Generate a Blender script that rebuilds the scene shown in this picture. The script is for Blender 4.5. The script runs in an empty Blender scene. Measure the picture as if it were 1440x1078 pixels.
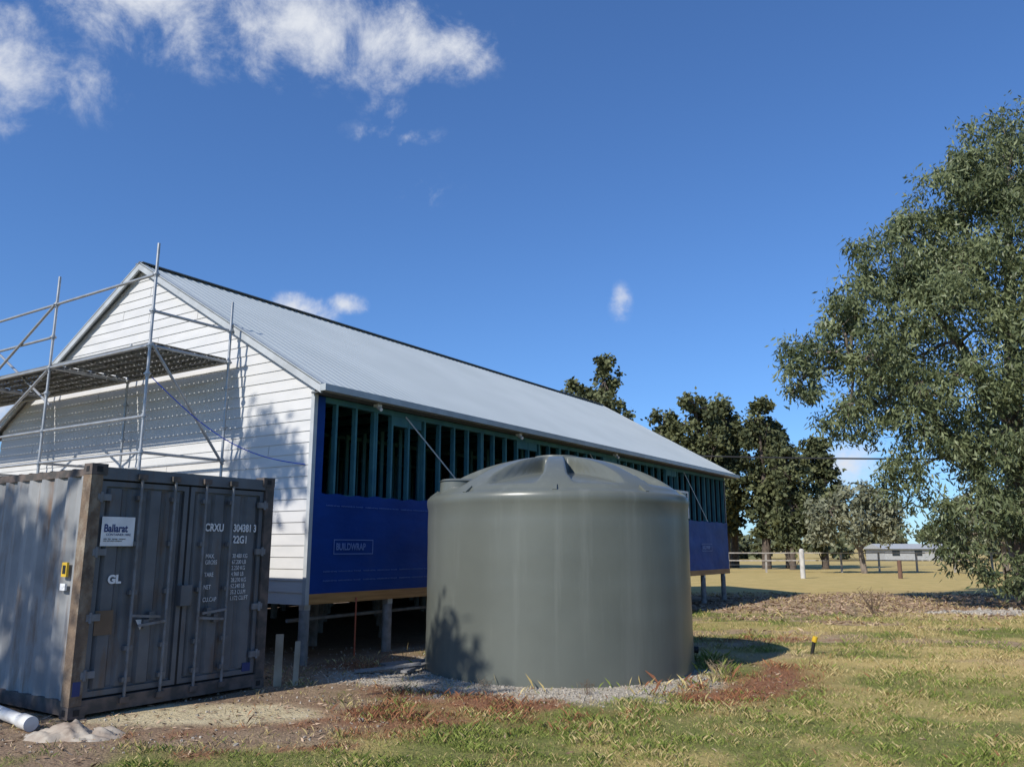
import bpy, math, numpy as np
from mathutils import Vector, Matrix
rng=np.random.default_rng(7)
R=math.radians
scene=bpy.context.scene
SUN=Vector((-.534,-.59,.605)).normalized()
ELEV=math.asin(SUN.z); ROT=math.atan2(SUN.x,SUN.y)
ANG=math.atan2(.833,.553)
C0=(-3.135,12.8,0)

# ------------------------------------------------------------ materials
def nn(nt,t,**k):
    n=nt.nodes.new(t)
    for a,b in k.items(): setattr(n,a,b)
    return n
def mat(name,c1,c2=None,rough=.6,metal=0,scale=4,detail=5,bump=0,bscale=40,contrast=(.35,.65),spec=.5,stretch=(1,1,1),streak=None):
    m=bpy.data.materials.new(name); m.use_nodes=True
    nt=m.node_tree; b=nt.nodes['Principled BSDF']
    b.inputs['Roughness'].default_value=rough; b.inputs['Metallic'].default_value=metal
    b.inputs['Specular IOR Level'].default_value=spec
    tc=nn(nt,'ShaderNodeTexCoord'); mp=nn(nt,'ShaderNodeMapping'); mp.inputs['Scale'].default_value=stretch
    nt.links.new(tc.outputs['Object'],mp.inputs['Vector'])
    if c2 is None: c2=tuple(x*.8 for x in c1)
    no=nn(nt,'ShaderNodeTexNoise'); no.inputs['Scale'].default_value=scale; no.inputs['Detail'].default_value=detail
    nt.links.new(mp.outputs[0],no.inputs['Vector'])
    mr=nn(nt,'ShaderNodeMapRange'); mr.inputs[1].default_value=contrast[0]; mr.inputs[2].default_value=contrast[1]
    nt.links.new(no.outputs['Fac'],mr.inputs[0])
    mx=nn(nt,'ShaderNodeMixRGB'); mx.inputs['Color1'].default_value=(*c1,1); mx.inputs['Color2'].default_value=(*c2,1)
    nt.links.new(mr.outputs[0],mx.inputs['Fac'])
    out=mx.outputs[0]
    if streak:
        mp2=nn(nt,'ShaderNodeMapping'); mp2.inputs['Scale'].default_value=streak[1]
        nt.links.new(tc.outputs['Object'],mp2.inputs['Vector'])
        n2=nn(nt,'ShaderNodeTexNoise'); n2.inputs['Scale'].default_value=1; n2.inputs['Detail'].default_value=8; n2.inputs['Roughness'].default_value=.65
        nt.links.new(mp2.outputs[0],n2.inputs['Vector'])
        m2=nn(nt,'ShaderNodeMapRange'); m2.inputs[1].default_value=streak[2]; m2.inputs[2].default_value=streak[3]
        nt.links.new(n2.outputs['Fac'],m2.inputs[0])
        x2=nn(nt,'ShaderNodeMixRGB'); x2.inputs['Color2'].default_value=(*streak[0],1)
        nt.links.new(m2.outputs[0],x2.inputs['Fac']); nt.links.new(out,x2.inputs['Color1']); out=x2.outputs[0]
    nt.links.new(out,b.inputs['Base Color'])
    if bump:
        nb=nn(nt,'ShaderNodeTexNoise'); nb.inputs['Scale'].default_value=bscale; nb.inputs['Detail'].default_value=4
        nt.links.new(mp.outputs[0],nb.inputs['Vector'])
        bu=nn(nt,'ShaderNodeBump'); bu.inputs['Strength'].default_value=bump; bu.inputs['Distance'].default_value=.02
        nt.links.new(nb.outputs['Fac'],bu.inputs['Height']); nt.links.new(bu.outputs[0],b.inputs['Normal'])
    return m
def foliage(name,dark,light,trans=.25,rough=.5):
    m=bpy.data.materials.new(name); m.use_nodes=True
    nt=m.node_tree; b=nt.nodes['Principled BSDF']; o=nt.nodes['Material Output']
    at=nn(nt,'ShaderNodeAttribute',attribute_name='tint')
    mx=nn(nt,'ShaderNodeMixRGB'); mx.inputs['Color1'].default_value=(*dark,1); mx.inputs['Color2'].default_value=(*light,1)
    nt.links.new(at.outputs['Fac'],mx.inputs['Fac']); nt.links.new(mx.outputs[0],b.inputs['Base Color'])
    b.inputs['Roughness'].default_value=rough; b.inputs['Specular IOR Level'].default_value=.35
    if trans>0:
        tr=nn(nt,'ShaderNodeBsdfTranslucent'); nt.links.new(mx.outputs[0],tr.inputs['Color'])
        ms=nn(nt,'ShaderNodeMixShader'); ms.inputs[0].default_value=trans
        nt.links.new(b.outputs[0],ms.inputs[1]); nt.links.new(tr.outputs[0],ms.inputs[2]); nt.links.new(ms.outputs[0],o.inputs['Surface'])
    return m
M={}
M['siding']=mat('weatherboard_paint',(.60,.59,.575),(.54,.535,.525),rough=.55,scale=1.5,stretch=(1,1,3))
M['trim']=mat('trim_paint',(.45,.47,.48),rough=.5)
M['roof']=mat('roof_steel',(.50,.54,.535),(.45,.49,.485),rough=.5,scale=.6)
M['ridge']=mat('ridge_cap',(.16,.17,.18),rough=.6)
M['gutter']=mat('gutter_steel',(.38,.41,.42),rough=.4)
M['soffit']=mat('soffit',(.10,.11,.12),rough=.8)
M['teal']=mat('treated_pine_teal',(.025,.12,.16),(.05,.17,.19),rough=.8,scale=3)
M['wrap']=mat('wall_wrap_blue',(.002,.036,.19),(.004,.048,.25),rough=.5,spec=.15,scale=1.2,bump=.8,bscale=3.0,stretch=(.7,.7,1.6))
M['wraptext']=mat('wrap_print',(.12,.21,.48),rough=.5)
M['lvl']=mat('bearer_timber',(.46,.24,.08),(.33,.16,.05),rough=.7,scale=6,stretch=(.3,1,5))
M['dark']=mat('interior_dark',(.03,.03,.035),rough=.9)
M['floor']=mat('particle_floor',(.12,.09,.06),rough=.9)
M['conc']=mat('stump_concrete',(.27,.26,.25),(.18,.17,.16),rough=.9,scale=8,bump=.4)
M['yellow']=mat('yellow_tape',(.7,.45,.03),rough=.5)
M['winframe']=mat('window_frame',(.7,.7,.7),rough=.4)
M['glass']=mat('window_glass',(.03,.04,.05),rough=.05)
M['copper']=mat('red_pipe',(.42,.09,.04),rough=.5)
M['tank']=mat('tank_polyethylene',(.125,.135,.117),(.108,.117,.102),rough=.33,scale=1.1,bump=.15,bscale=1.7,streak=((.18,.19,.17),(3.5,3.5,.22),.54,.9))
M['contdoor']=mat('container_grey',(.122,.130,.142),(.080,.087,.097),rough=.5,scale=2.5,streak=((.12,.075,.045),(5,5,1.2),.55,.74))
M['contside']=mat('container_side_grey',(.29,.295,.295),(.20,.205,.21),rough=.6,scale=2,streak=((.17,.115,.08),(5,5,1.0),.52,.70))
M['rust']=mat('container_rust',(.19,.135,.09),(.10,.07,.05),rough=.85,scale=6,bump=.4,streak=((.30,.26,.20),(3,3,2),.48,.66))
M['contrail']=mat('container_rail',(.13,.10,.085),(.06,.055,.05),rough=.8,scale=7,contrast=(.4,.6))
M['rod']=mat('lock_rod',(.17,.18,.195),(.12,.11,.10),rough=.55,scale=8,contrast=(.45,.7))
M['seal']=mat('door_seal',(.012,.012,.013),rough=.8)
M['white']=mat('white_print',(.68,.69,.70),(.30,.31,.33),rough=.6,scale=22,contrast=(.52,.75))
M['sheet']=mat('sign_white',(.80,.80,.80),rough=.5)
M['navy']=mat('navy_ink',(.02,.04,.16),rough=.6)
M['brown']=mat('faded_label',(.16,.11,.07),rough=.8)
M['ply']=mat('container_floor_ply',(.2,.13,.07),rough=.9)
M['galv']=mat('galvanised_steel',(.42,.43,.44),(.33,.34,.35),rough=.45,metal=.55,scale=6)
M['plank']=mat('scaffold_plank_steel',(.22,.23,.23),(.17,.17,.17),rough=.6,metal=.3,scale=4)
M['bluerope']=mat('blue_rope',(.02,.08,.5),rough=.7)
M['bark']=mat('bark',(.26,.21,.17),(.12,.10,.08),rough=.95,scale=5,bump=.8,bscale=12,stretch=(1,1,.3))
M['barkd']=mat('bark_dark',(.12,.09,.07),(.06,.05,.04),rough=.95,scale=5)
M['leaf']=foliage('eucalypt_leaves',(.06,.08,.034),(.23,.26,.125),.2,.45)
M['leafpine']=foliage('dark_tree_leaves',(.042,.053,.022),(.135,.145,.062),0,.7)
M['leafgrey']=foliage('grey_leaves',(.12,.13,.08),(.25,.25,.16),0,.6)
M['leaffar']=foliage('far_leaves',(.06,.075,.04),(.13,.14,.07),0,.7)
M['litter']=foliage('dead_leaves',(.13,.075,.045),(.50,.36,.24),0,.8)
M['fence']=mat('fence_weathered',(.42,.39,.35),(.28,.25,.22),rough=.9,scale=5)
M['postwhite']=mat('post_white',(.55,.53,.49),(.4,.38,.35),rough=.8,scale=4)
M['postbrown']=mat('post_brown',(.16,.09,.06),rough=.9)
M['pvc']=mat('pvc_white',(.68,.68,.67),(.5,.48,.44),rough=.4,scale=5)
M['plastic']=mat('plastic_sheet',(.42,.37,.30),(.26,.20,.15),rough=.6,scale=5,bump=.8,bscale=8)
M['stone']=mat('gravel_stone',(.50,.45,.38),(.28,.25,.21),rough=.9,scale=14)
M['black']=mat('black_rubber',(.012,.012,.012),rough=.7)
M['pine']=mat('offcut_timber',(.36,.28,.19),(.25,.19,.12),rough=.8,scale=6,stretch=(1,1,.2))
M['wire']=mat('wire',(.02,.02,.02),rough=.8)
M['shedwall']=mat('shed_wall',(.42,.43,.43),rough=.7)

# ------------------------------------------------------------ mesh builder
class MB:
    def __init__(s): s.v=[];s.f=[];s.m=[];s.mats=[];s.sm=[]
    def mi(s,k):
        if k not in s.mats: s.mats.append(k)
        return s.mats.index(k)
    def add(s,vs,fs,k,smooth=False):
        o=len(s.v); s.v+= [tuple(p) for p in vs]; i=s.mi(k)
        for f in fs: s.f.append([a+o for a in f]); s.m.append(i); s.sm.append(smooth)
    def box(s,x0,x1,y0,y1,z0,z1,k):
        s.add([(x0,y0,z0),(x1,y0,z0),(x1,y1,z0),(x0,y1,z0),(x0,y0,z1),(x1,y0,z1),(x1,y1,z1),(x0,y1,z1)],
              [(0,3,2,1),(4,5,6,7),(0,1,5,4),(1,2,6,5),(2,3,7,6),(3,0,4,7)],k)
    def frame(s,p0,p1):
        p0=Vector(p0);p1=Vector(p1);d=(p1-p0).normalized()
        a=Vector((0,0,1)) if abs(d.z)<.95 else Vector((1,0,0))
        x=d.cross(a).normalized(); y=x.cross(d).normalized()
        return p0,p1,x,y
    def beam(s,p0,p1,w,h,k):
        p0,p1,x,y=s.frame(p0,p1); vs=[]
        for p in (p0,p1):
            for a,b in ((-1,-1),(1,-1),(1,1),(-1,1)): vs.append(p+x*a*w/2+y*b*h/2)
        s.add(vs,[(3,2,1,0),(4,5,6,7),(0,1,5,4),(1,2,6,5),(2,3,7,6),(3,0,4,7)],k)
    def tube(s,p0,p1,r0,k,r1=None,n=10):
        if r1 is None: r1=r0
        p0,p1,x,y=s.frame(p0,p1); vs=[]
        for p,r in ((p0,r0),(p1,r1)):
            for i in range(n):
                t=2*math.pi*i/n; vs.append(p+x*math.cos(t)*r+y*math.sin(t)*r)
        s.add(vs,[(i,(i+1)%n,n+(i+1)%n,n+i) for i in range(n)],k,True)
        s.add(vs[:n],[tuple(range(n))[::-1]],k); s.add(vs[n:],[tuple(range(n))],k)
    def build(s,name,parent=None,loc=(0,0,0),rz=0):
        me=bpy.data.meshes.new(name); me.from_pydata(s.v,[],s.f)
        for k in s.mats: me.materials.append(M[k])
        me.polygons.foreach_set('material_index',s.m); me.polygons.foreach_set('use_smooth',s.sm); me.update()
        ob=bpy.data.objects.new(name,me); scene.collection.objects.link(ob)
        ob.location=loc; ob.rotation_euler=(0,0,rz)
        if parent: ob.parent=parent
        return ob
def empty(name,loc,rz=0):
    e=bpy.data.objects.new(name,None); scene.collection.objects.link(e); e.location=loc; e.rotation_euler=(0,0,rz); e.empty_display_size=.3
    return e
def text(name,body,size,loc,k,parent,rot=(R(90),0,0),align='LEFT',sx=1,bold=0):
    c=bpy.data.curves.new(name,'FONT'); c.body=body; c.size=size; c.align_x=align; c.offset=bold
    c.materials.append(M[k]); c.extrude=.001
    o=bpy.data.objects.new(name,c); scene.collection.objects.link(o); o.location=loc; o.rotation_euler=rot; o.scale=(sx,1,1); o.parent=parent
    return o

# ------------------------------------------------------------ noise
TAB=rng.random((256,256))
def vn(x,y):
    xi=np.floor(x).astype(int); yi=np.floor(y).astype(int); fx=x-xi; fy=y-yi
    fx=fx*fx*(3-2*fx); fy=fy*fy*(3-2*fy)
    a=TAB[xi&255,yi&255];b=TAB[(xi+1)&255,yi&255];c=TAB[xi&255,(yi+1)&255];d=TAB[(xi+1)&255,(yi+1)&255]
    return (a*(1-fx)+b*fx)*(1-fy)+(c*(1-fx)+d*fx)*fy
def fbm(x,y,o=4):
    s=0;a=.5
    for i in range(o): s=s+a*vn(x*2**i+17*i,y*2**i+5*i); a*=.5
    return s/(1-.5**o)
def ss(a,b,x):
    t=np.clip((x-a)/(b-a),0,1); return t*t*(3-2*t)
TC=(.70,12.85)
def bl(x,y):
    dx=x-C0[0];dy=y-C0[1]; return dx*.553+dy*.833, -dx*.833+dy*.553
def masks(x,y):
    n=fbm(x*.7+40,y*.7+40); n2=fbm(x*2.2+90,y*2.2+11); n3=fbm(x*.25+9,y*.25+70)
    lx,ly=bl(x,y)
    rt=np.hypot(x-TC[0],y-TC[1])
    dirt=ss(.0,1.1,(-x-.9)+ (n-.5)*2.6+(n2-.5)*1.6 - (8.8-y)*.9*(y<8.8))
    und=ss(-1.2,-.2,ly+(n2-.5)*1.0)*ss(-3,-1.5,lx)*(lx<21)
    dirt=np.maximum(dirt*(y>3)*ss(16,13,-x),und)
    dirt=np.maximum(dirt, ss(3.3,2.6,rt+(n2-.5)*.6)*.8*(x<1.0))
    front=ss(13.2,11.0,y)
    gravel=ss(3.15,2.6,rt+(n2-.5)*1.3+ (1-front)*.7+.45*ss(1.0,2.4,x))
    gravel=np.maximum(gravel, ss(1.1,.5,np.hypot((x+1.75)/1.0,(y-11.6)/.8)+(n2-.5)*.7))
    gravel=np.maximum(gravel, ss(1.1,.6,np.hypot((x-15)/3.6,(y-22.8)/.9)+(n2-.5)*.9)*.9)
    sand=ss(1.15,.75,np.hypot((x+3.4)/1.5,(y-9.15)/.62)+(n2-.5)*.6)
    dry=np.clip(ss(24,30,y+(n-.5)*8)+ss(.48,.62,n3)*.75*ss(8,13,y)+ss(.50,.60,n)*.6,0,1)
    litter=np.clip(ss(1.15,.6,np.hypot((x-13)/9.5,(y-27)/6.0)+(n-.5)*.7)+ss(.54,.64,fbm(x*.5+3,y*.9+5))*.9*ss(12,15,y)*ss(40,25,y),0,1)*ss(42,34,y)
    ring=np.exp(-((rt-3.1)/.5)**2)*ss(13.8,12.5,y)
    red=np.clip(ring*ss(.42,.60,n)*1.3+ss(.56,.66,n2)*ss(.5,.0,np.abs(dirt-.45))*.9,0,1)
    red=np.maximum(red, ss(1.1,.4,np.hypot((x-2.7)/1.3,(y-11.0)/.9)+(n2-.5)*1.6)*.85)
    red=np.maximum(red, ss(1.1,.4,np.hypot((x+1.6)/2.2,(y-9.0)/.9)+(n2-.5)*1.9)*.9)
    red=np.maximum(red, ss(1.1,.5,np.hypot((x-5.0)/1.2,(y-16.4)/.5)+(n2-.5)*1.4)*.7)
    red=red*(1-gravel*.6)*(y<25)
    return dirt,gravel,sand,dry,litter,red

# ------------------------------------------------------------ ground
def axis(lo,hi,st,flo,fhi,g=1.18):
    a=list(np.arange(lo,hi,st)); s=st; p=lo; L=[]
    while p>flo: s*=g; p-=s; L.append(p)
    s=st; p=a[-1]; H=[]
    while p<fhi: s*=g; p+=s; H.append(p)
    return np.array(L[::-1]+a+H)
def height(x,y):
    h=(fbm(x*.35,y*.35)-.5)*.10+(fbm(x*2,y*2)-.5)*.03
    rt=np.hypot(x-TC[0],y-TC[1])
    h=h*np.where(rt<2.3,.0,1)
    return h*(1-ss(40,90,np.hypot(x,y)))
def ground():
    xs=axis(-12,16,.12,-1500,1500,1.12); ys=axis(5,26,.12,-200,2500,1.12)
    X,Y=np.meshgrid(xs,ys); x=X.ravel(); y=Y.ravel()
    z=height(x,y)
    v=np.stack([x,y,z],1); nx=len(xs); ny=len(ys)
    i=np.arange((ny-1)*(nx-1)); r=i//(nx-1); c=i%(nx-1); a=r*nx+c
    f=np.stack([a,a+1,a+nx+1,a+nx],1)
    me=bpy.data.meshes.new('ground'); me.vertices.add(len(v)); me.vertices.foreach_set('co',v.ravel())
    me.loops.add(len(f)*4); me.loops.foreach_set('vertex_index',f.ravel().astype(np.int32)); me.polygons.add(len(f))
    me.polygons.foreach_set('loop_start',np.arange(0,len(f)*4,4,dtype=np.int32)); me.update(calc_edges=True)
    me.polygons.foreach_set('use_smooth',[True]*len(f))
    d,g,s,dr,li,re=masks(x,y); o=np.ones_like(d)
    A=me.attributes.new('m1','FLOAT_COLOR','POINT'); A.data.foreach_set('color',np.stack([d,g,s,o],1).ravel())
    A=me.attributes.new('m2','FLOAT_COLOR','POINT'); A.data.foreach_set('color',np.stack([dr,li,re,o],1).ravel())
    m=bpy.data.materials.new('ground_soil_grass'); m.use_nodes=True; nt=m.node_tree; b=nt.nodes['Principled BSDF']
    b.inputs['Roughness'].default_value=.95; b.inputs['Specular IOR Level'].default_value=.15
    tc=nn(nt,'ShaderNodeTexCoord')
    def noise(sc,lo,hi,det=6,ro=.6):
        n=nn(nt,'ShaderNodeTexNoise'); n.inputs['Scale'].default_value=sc; n.inputs['Detail'].default_value=det; n.inputs['Roughness'].default_value=ro
        nt.links.new(tc.outputs['Object'],n.inputs['Vector'])
        r=nn(nt,'ShaderNodeMapRange'); r.inputs[1].default_value=lo; r.inputs[2].default_value=hi; nt.links.new(n.outputs['Fac'],r.inputs[0]); return r.outputs[0]
    def mix(f,a,c):
        x=nn(nt,'ShaderNodeMixRGB')
        nt.links.new(f,x.inputs['Fac'])
        for k,vv in (('Color1',a),('Color2',c)):
            if isinstance(vv,tuple): x.inputs[k].default_value=(*vv,1)
            else: nt.links.new(vv,x.inputs[k])
        return x.outputs[0]
    a1=nn(nt,'ShaderNodeAttribute',attribute_name='m1'); s1=nn(nt,'ShaderNodeSeparateColor'); nt.links.new(a1.outputs['Color'],s1.inputs[0])
    a2=nn(nt,'ShaderNodeAttribute',attribute_name='m2'); s2=nn(nt,'ShaderNodeSeparateColor'); nt.links.new(a2.outputs['Color'],s2.inputs[0])
    fine=noise(35,.35,.65,8,.7); med=noise(3,.35,.65); far=noise(1.1,.4,.6,8,.7)
    green=mix(fine,(.095,.12,.03),(.20,.21,.06)); green=mix(med,green,mix(fine,(.15,.14,.045),(.27,.245,.09)))
    dry=mix(fine,(.42,.30,.115),(.62,.47,.20)); dry=mix(med,dry,(.52,.39,.16)); dry=mix(far,dry,mix(fine,(.36,.27,.10),(.50,.39,.15)))
    lit=mix(fine,(.17,.105,.065),(.46,.32,.20)); lit=mix(med,lit,mix(fine,(.27,.18,.11),(.54,.40,.27)))
    dirt=mix(fine,(.17,.115,.075),(.38,.28,.18)); dirt=mix(med,dirt,(.22,.15,.10))
    vor=nn(nt,'ShaderNodeTexVoronoi'); vor.inputs['Scale'].default_value=45; nt.links.new(tc.outputs['Object'],vor.inputs['Vector'])
    gm=nn(nt,'ShaderNodeSeparateColor'); nt.links.new(vor.outputs['Color'],gm.inputs[0])
    grav=mix(gm.outputs[0],(.27,.235,.18),(.54,.48,.39))
    sand=mix(fine,(.48,.40,.25),(.64,.55,.36)); sand=mix(med,sand,(.44,.36,.22))
    redc=mix(fine,(.15,.07,.04),(.32,.16,.085))
    col=mix(s2.outputs[0],green,dry); col=mix(s2.outputs[1],col,lit); col=mix(s1.outputs[0],col,dirt); col=mix(s2.outputs[2],col,redc)
    col=mix(s1.outputs[1],col,grav); col=mix(s1.outputs[2],col,sand)
    nt.links.new(col,b.inputs['Base Color'])
    nb=nn(nt,'ShaderNodeTexNoise'); nb.inputs['Scale'].default_value=30; nb.inputs['Detail'].default_value=8; nt.links.new(tc.outputs['Object'],nb.inputs['Vector'])
    bu=nn(nt,'ShaderNodeBump'); bu.inputs['Strength'].default_value=.8; bu.inputs['Distance'].default_value=.03
    nt.links.new(nb.outputs['Fac'],bu.inputs['Height']); nt.links.new(bu.outputs[0],b.inputs['Normal'])
    me.materials.append(m)
    ob=bpy.data.objects.new('ground',me); scene.collection.objects.link(ob)
ground()

def quadmesh(name,V,tint_attr,material,col=None,parent=None):
    N=len(V); me=bpy.data.meshes.new(name); me.vertices.add(N*4); me.vertices.foreach_set('co',V.astype(np.float32).ravel())
    me.loops.add(N*4); me.loops.foreach_set('vertex_index',np.arange(N*4,dtype=np.int32)); me.polygons.add(N)
    me.polygons.foreach_set('loop_start',np.arange(0,N*4,4,dtype=np.int32)); me.update(calc_edges=True)
    if col is not None:
        A=me.attributes.new('tint','FLOAT_COLOR','POINT'); c=np.concatenate([np.repeat(col,4,0),np.ones((N*4,1))],1); A.data.foreach_set('color',c.ravel())
    else:
        A=me.attributes.new('tint','FLOAT','POINT'); A.data.foreach_set('value',np.repeat(tint_attr,4).astype(np.float32))
    me.materials.append(material)
    ob=bpy.data.objects.new(name,me); scene.collection.objects.link(ob)
    if parent: ob.parent=parent
    return ob

# ------------------------------------------------------------ grass
def grassmat():
    m=bpy.data.materials.new('grass_blades'); m.use_nodes=True; nt=m.node_tree; b=nt.nodes['Principled BSDF']
    at=nn(nt,'ShaderNodeAttribute',attribute_name='tint'); nt.links.new(at.outputs['Color'],b.inputs['Base Color'])
    b.inputs['Roughness'].default_value=.7; b.inputs['Specular IOR Level'].default_value=.2
    return m
def grass(N=430000):
    th=rng.uniform(R(-36),R(40),N); r=6.0*np.exp(rng.random(N)**1.1*math.log(34/6.0))
    x=r*np.sin(th); y=r*np.cos(th)
    d,g,s,dr,li,re=masks(x,y); lx,ly=bl(x,y); rt=np.hypot(x-TC[0],y-TC[1])
    cl=fbm(x*3+7,y*3+3); big=fbm(x*.6+31,y*.6+8)
    keep=rng.random(N)<np.clip(1-d*.90-g*.92-s*.98-li*.7+re*.3,0.025,1)*(.3+1.1*ss(.38,.6,cl))
    keep&=~((ly>-.1)&(lx>-.3)&(lx<20)); keep&=rt>2.03
    cx=x+4.47; cy=y-8.72; a=cx*.56+cy*.83; bb=-cx*.83+cy*.56
    keep&=~((a>-.05)&(a<2.5)&(bb>-.05))
    x,y,r,d,g,dr,li,re,cl,rt,big=[q[keep] for q in (x,y,r,d,g,dr,li,re,cl,rt,big)]; N=len(x)
    h=(.010+.032*rng.random(N)**1.6)*(1+1.0*ss(.5,.7,cl))*(.75+r/32)
    isr=rng.random(N)<re*.75
    h=np.where(isr,h*1.15,h)
    h=np.where((rt<2.6)&(rng.random(N)<.3),h*2.6,h)
    tall=rng.random(N)<.006; h=np.where(tall,h*1.8,h)
    w=.0014*(r/8)**.95*(1+.6*rng.random(N))
    az=rng.uniform(0,2*math.pi,N); lean=rng.uniform(.2,1.3,N)*h; la=rng.uniform(0,2*math.pi,N)
    z=height(x,y)-.003
    base=np.stack([x,y,z],1); side=np.stack([np.cos(az),np.sin(az),0*az],1)*w[:,None]
    mid=base+np.stack([np.cos(la)*lean*.35,np.sin(la)*lean*.35,h*.6],1)
    tip=base+np.stack([np.cos(la)*lean,np.sin(la)*lean,h],1)
    V=np.stack([base-side,base+side,mid+side*.8,tip],1)
    t=rng.random(N)[:,None]; G=np.array([.105,.145,.026])*(1-t)+np.array([.25,.285,.07])*t
    D=np.array([.30,.23,.09])*(1-t)+np.array([.54,.44,.22])*t
    RD=np.array([.15,.06,.032])*(1-t)+np.array([.35,.16,.08])*t
    pd=np.clip(.14+dr*.65+li*.6+d*.5+.3*ss(.5,.62,big),0,.97); pd=np.maximum(pd,ss(22,28,y)*.97); isd=(rng.random(N)<pd)[:,None]
    C=np.where(isd,D,G); C=np.where(isr[:,None],RD,C)
    quadmesh('grass',V,None,grassmat(),col=C)
grass()
def leaflitter():
    X=np.concatenate([rng.uniform(-6,4,11000),rng.uniform(5,24,16000)]); Y=np.concatenate([rng.uniform(7,13,11000),rng.uniform(18,34,16000)])
    d,g,s,dr,li,re=masks(X,Y); lx,ly=bl(X,Y); rt=np.hypot(X-TC[0],Y-TC[1])
    k=(rng.random(len(X))<d*.35+li*.9+re*.25+.02)&~((lx>0)&(ly>.5)&(lx<20))&(rt>2.05)
    X=X[k];Y=Y[k];n=len(X); far=np.where(Y>16,2.6,1.0)
    a=rng.uniform(0,6.28,n); l=(rng.uniform(.02,.05,n)*far)[:,None]
    d1=np.stack([np.cos(a),np.sin(a),rng.normal(size=n)*.35],1); d2=np.stack([-np.sin(a),np.cos(a),rng.normal(size=n)*.5],1)
    P=np.stack([X,Y,height(X,Y)+.012],1)
    V=np.stack([P-d1*l,P-d2*l*.22,P+d1*l,P+d2*l*.22],1)
    quadmesh('leaf_litter',V,rng.random(n),M['litter'])
leaflitter()

# ------------------------------------------------------------ gravel stones
def stones():
    mb=MB()
    cube=np.array([(-1,-1,-1),(1,-1,-1),(1,1,-1),(-1,1,-1),(-1,-1,1),(1,-1,1),(1,1,1),(-1,1,1)])*.6
    fc=[(0,3,2,1),(4,5,6,7),(0,1,5,4),(1,2,6,5),(2,3,7,6),(3,0,4,7)]
    X=rng.uniform(-5,5,30000); Y=rng.uniform(7.5,15,30000)
    X=np.concatenate([X,rng.uniform(11,20,9000)]);Y=np.concatenate([Y,rng.uniform(21.2,24.5,9000)])
    d,g,s,dr,li,re=masks(X,Y); rt=np.hypot(X-TC[0],Y-TC[1]); Z=height(X,Y)
    for i in range(len(X)):
        if rng.random()<g[i]*.8+d[i]*.04 and rt[i]>1.98:
            sz=rng.uniform(.007,.018)*(2.8 if Y[i]>20 else 1)
            if rng.random()<.02: sz*=2
            c=cube*(1+rng.uniform(-.4,.4,(8,3)))*sz*rng.uniform(.6,1.2,3)
            a=rng.uniform(0,6.28); c=c@np.array([[math.cos(a),math.sin(a),0],[-math.sin(a),math.cos(a),0],[0,0,1]])
            mb.add(c+np.array([X[i],Y[i],Z[i]+sz*.3]),fc,'stone')
    mb.build('gravel')
stones()

# ------------------------------------------------------------ house
house=empty('weatherboard_house_under_construction',C0,ANG)
L=19.1; W=10.06; SL=2.88/5.03; ZT=4.32
mb=MB(); bh=.178; z=.88
def yr(zz):
    e=max(0,(zz-ZT)/SL); return e, W-e
while z<7.14:
    z1=min(z+bh,7.16)
    a0,b0=yr(z); a1,b1=yr(z1)
    if b1-a1<.05: break
    for xs_,sg in ((0,-1),(L,1)):
        xo=xs_+sg*.020; xi=xs_+sg*.005
        mb.add([(xo,a0,z),(xo,b0,z),(xi,b1,z1+.003),(xi,a1,z1+.003)],[(0,1,2,3)],'siding')
        mb.add([(xo,a0,z),(xo,b0,z),(xs_,b0,z),(xs_,a0,z)],[(0,1,2,3)],'siding')
        if sg<0 and b0-a0>1.5 and rng.random()<.8:
            yj=rng.uniform(a0+.3,b0-.3); mb.beam((xo-.001,yj,z+.004),(xi-.001,yj,z1-.004),.004,.004,'soffit')
    z+=bh
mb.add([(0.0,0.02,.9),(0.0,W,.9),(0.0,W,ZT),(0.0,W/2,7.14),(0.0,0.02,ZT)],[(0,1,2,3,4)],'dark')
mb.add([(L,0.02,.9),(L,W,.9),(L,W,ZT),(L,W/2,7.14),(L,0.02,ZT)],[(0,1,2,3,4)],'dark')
mb.box(-.045,.03,-.045,.03,.88,4.30,'trim')
mb.build('gable_wall',house)
mb=MB(); z=.88
while z<4.3:
    mb.add([(0,W+.024,z),(L,W+.024,z),(L,W+.006,z+bh),(0,W+.006,z+bh)],[(3,2,1,0)],'siding'); z+=bh
mb.box(.05,L-.05,W-.1,W,.9,4.3,'wrap'); mb.build('rear_wall',house)
def roofside(sgn):
    mb=MB(); n=int((L+.45+.14)/.19*6)
    vs=[]
    for i in range(n+1):
        xx=-.14+(L+.59)*i/n; ph=(i%6)/6*2*math.pi; dz=.013*max(0,math.cos(ph))
        for yy in (-.28,W/2):
            y=yy if sgn>0 else W-yy
            vs.append((xx,y,4.36+SL*yy+dz+.03))
    fs=[(2*i,2*i+2,2*i+3,2*i+1) if sgn>0 else (2*i+1,2*i+3,2*i+2,2*i) for i in range(n)]
    mb.add(vs,fs,'roof',False); return mb
roofside(1).build('roof_slope_front',house); roofside(-1).build('roof_slope_rear',house)
mb=MB()
for sg in (1,-1):
    mb.beam((-.15,W/2-.06*sg,4.36+SL*W/2+.035),(L+.46,W/2-.06*sg,4.36+SL*W/2+.035),.14,.014,'ridge')
mb.tube((-.15,W/2,4.36+SL*W/2+.045),(L+.46,W/2,4.36+SL*W/2+.045),.025,'ridge')
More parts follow.
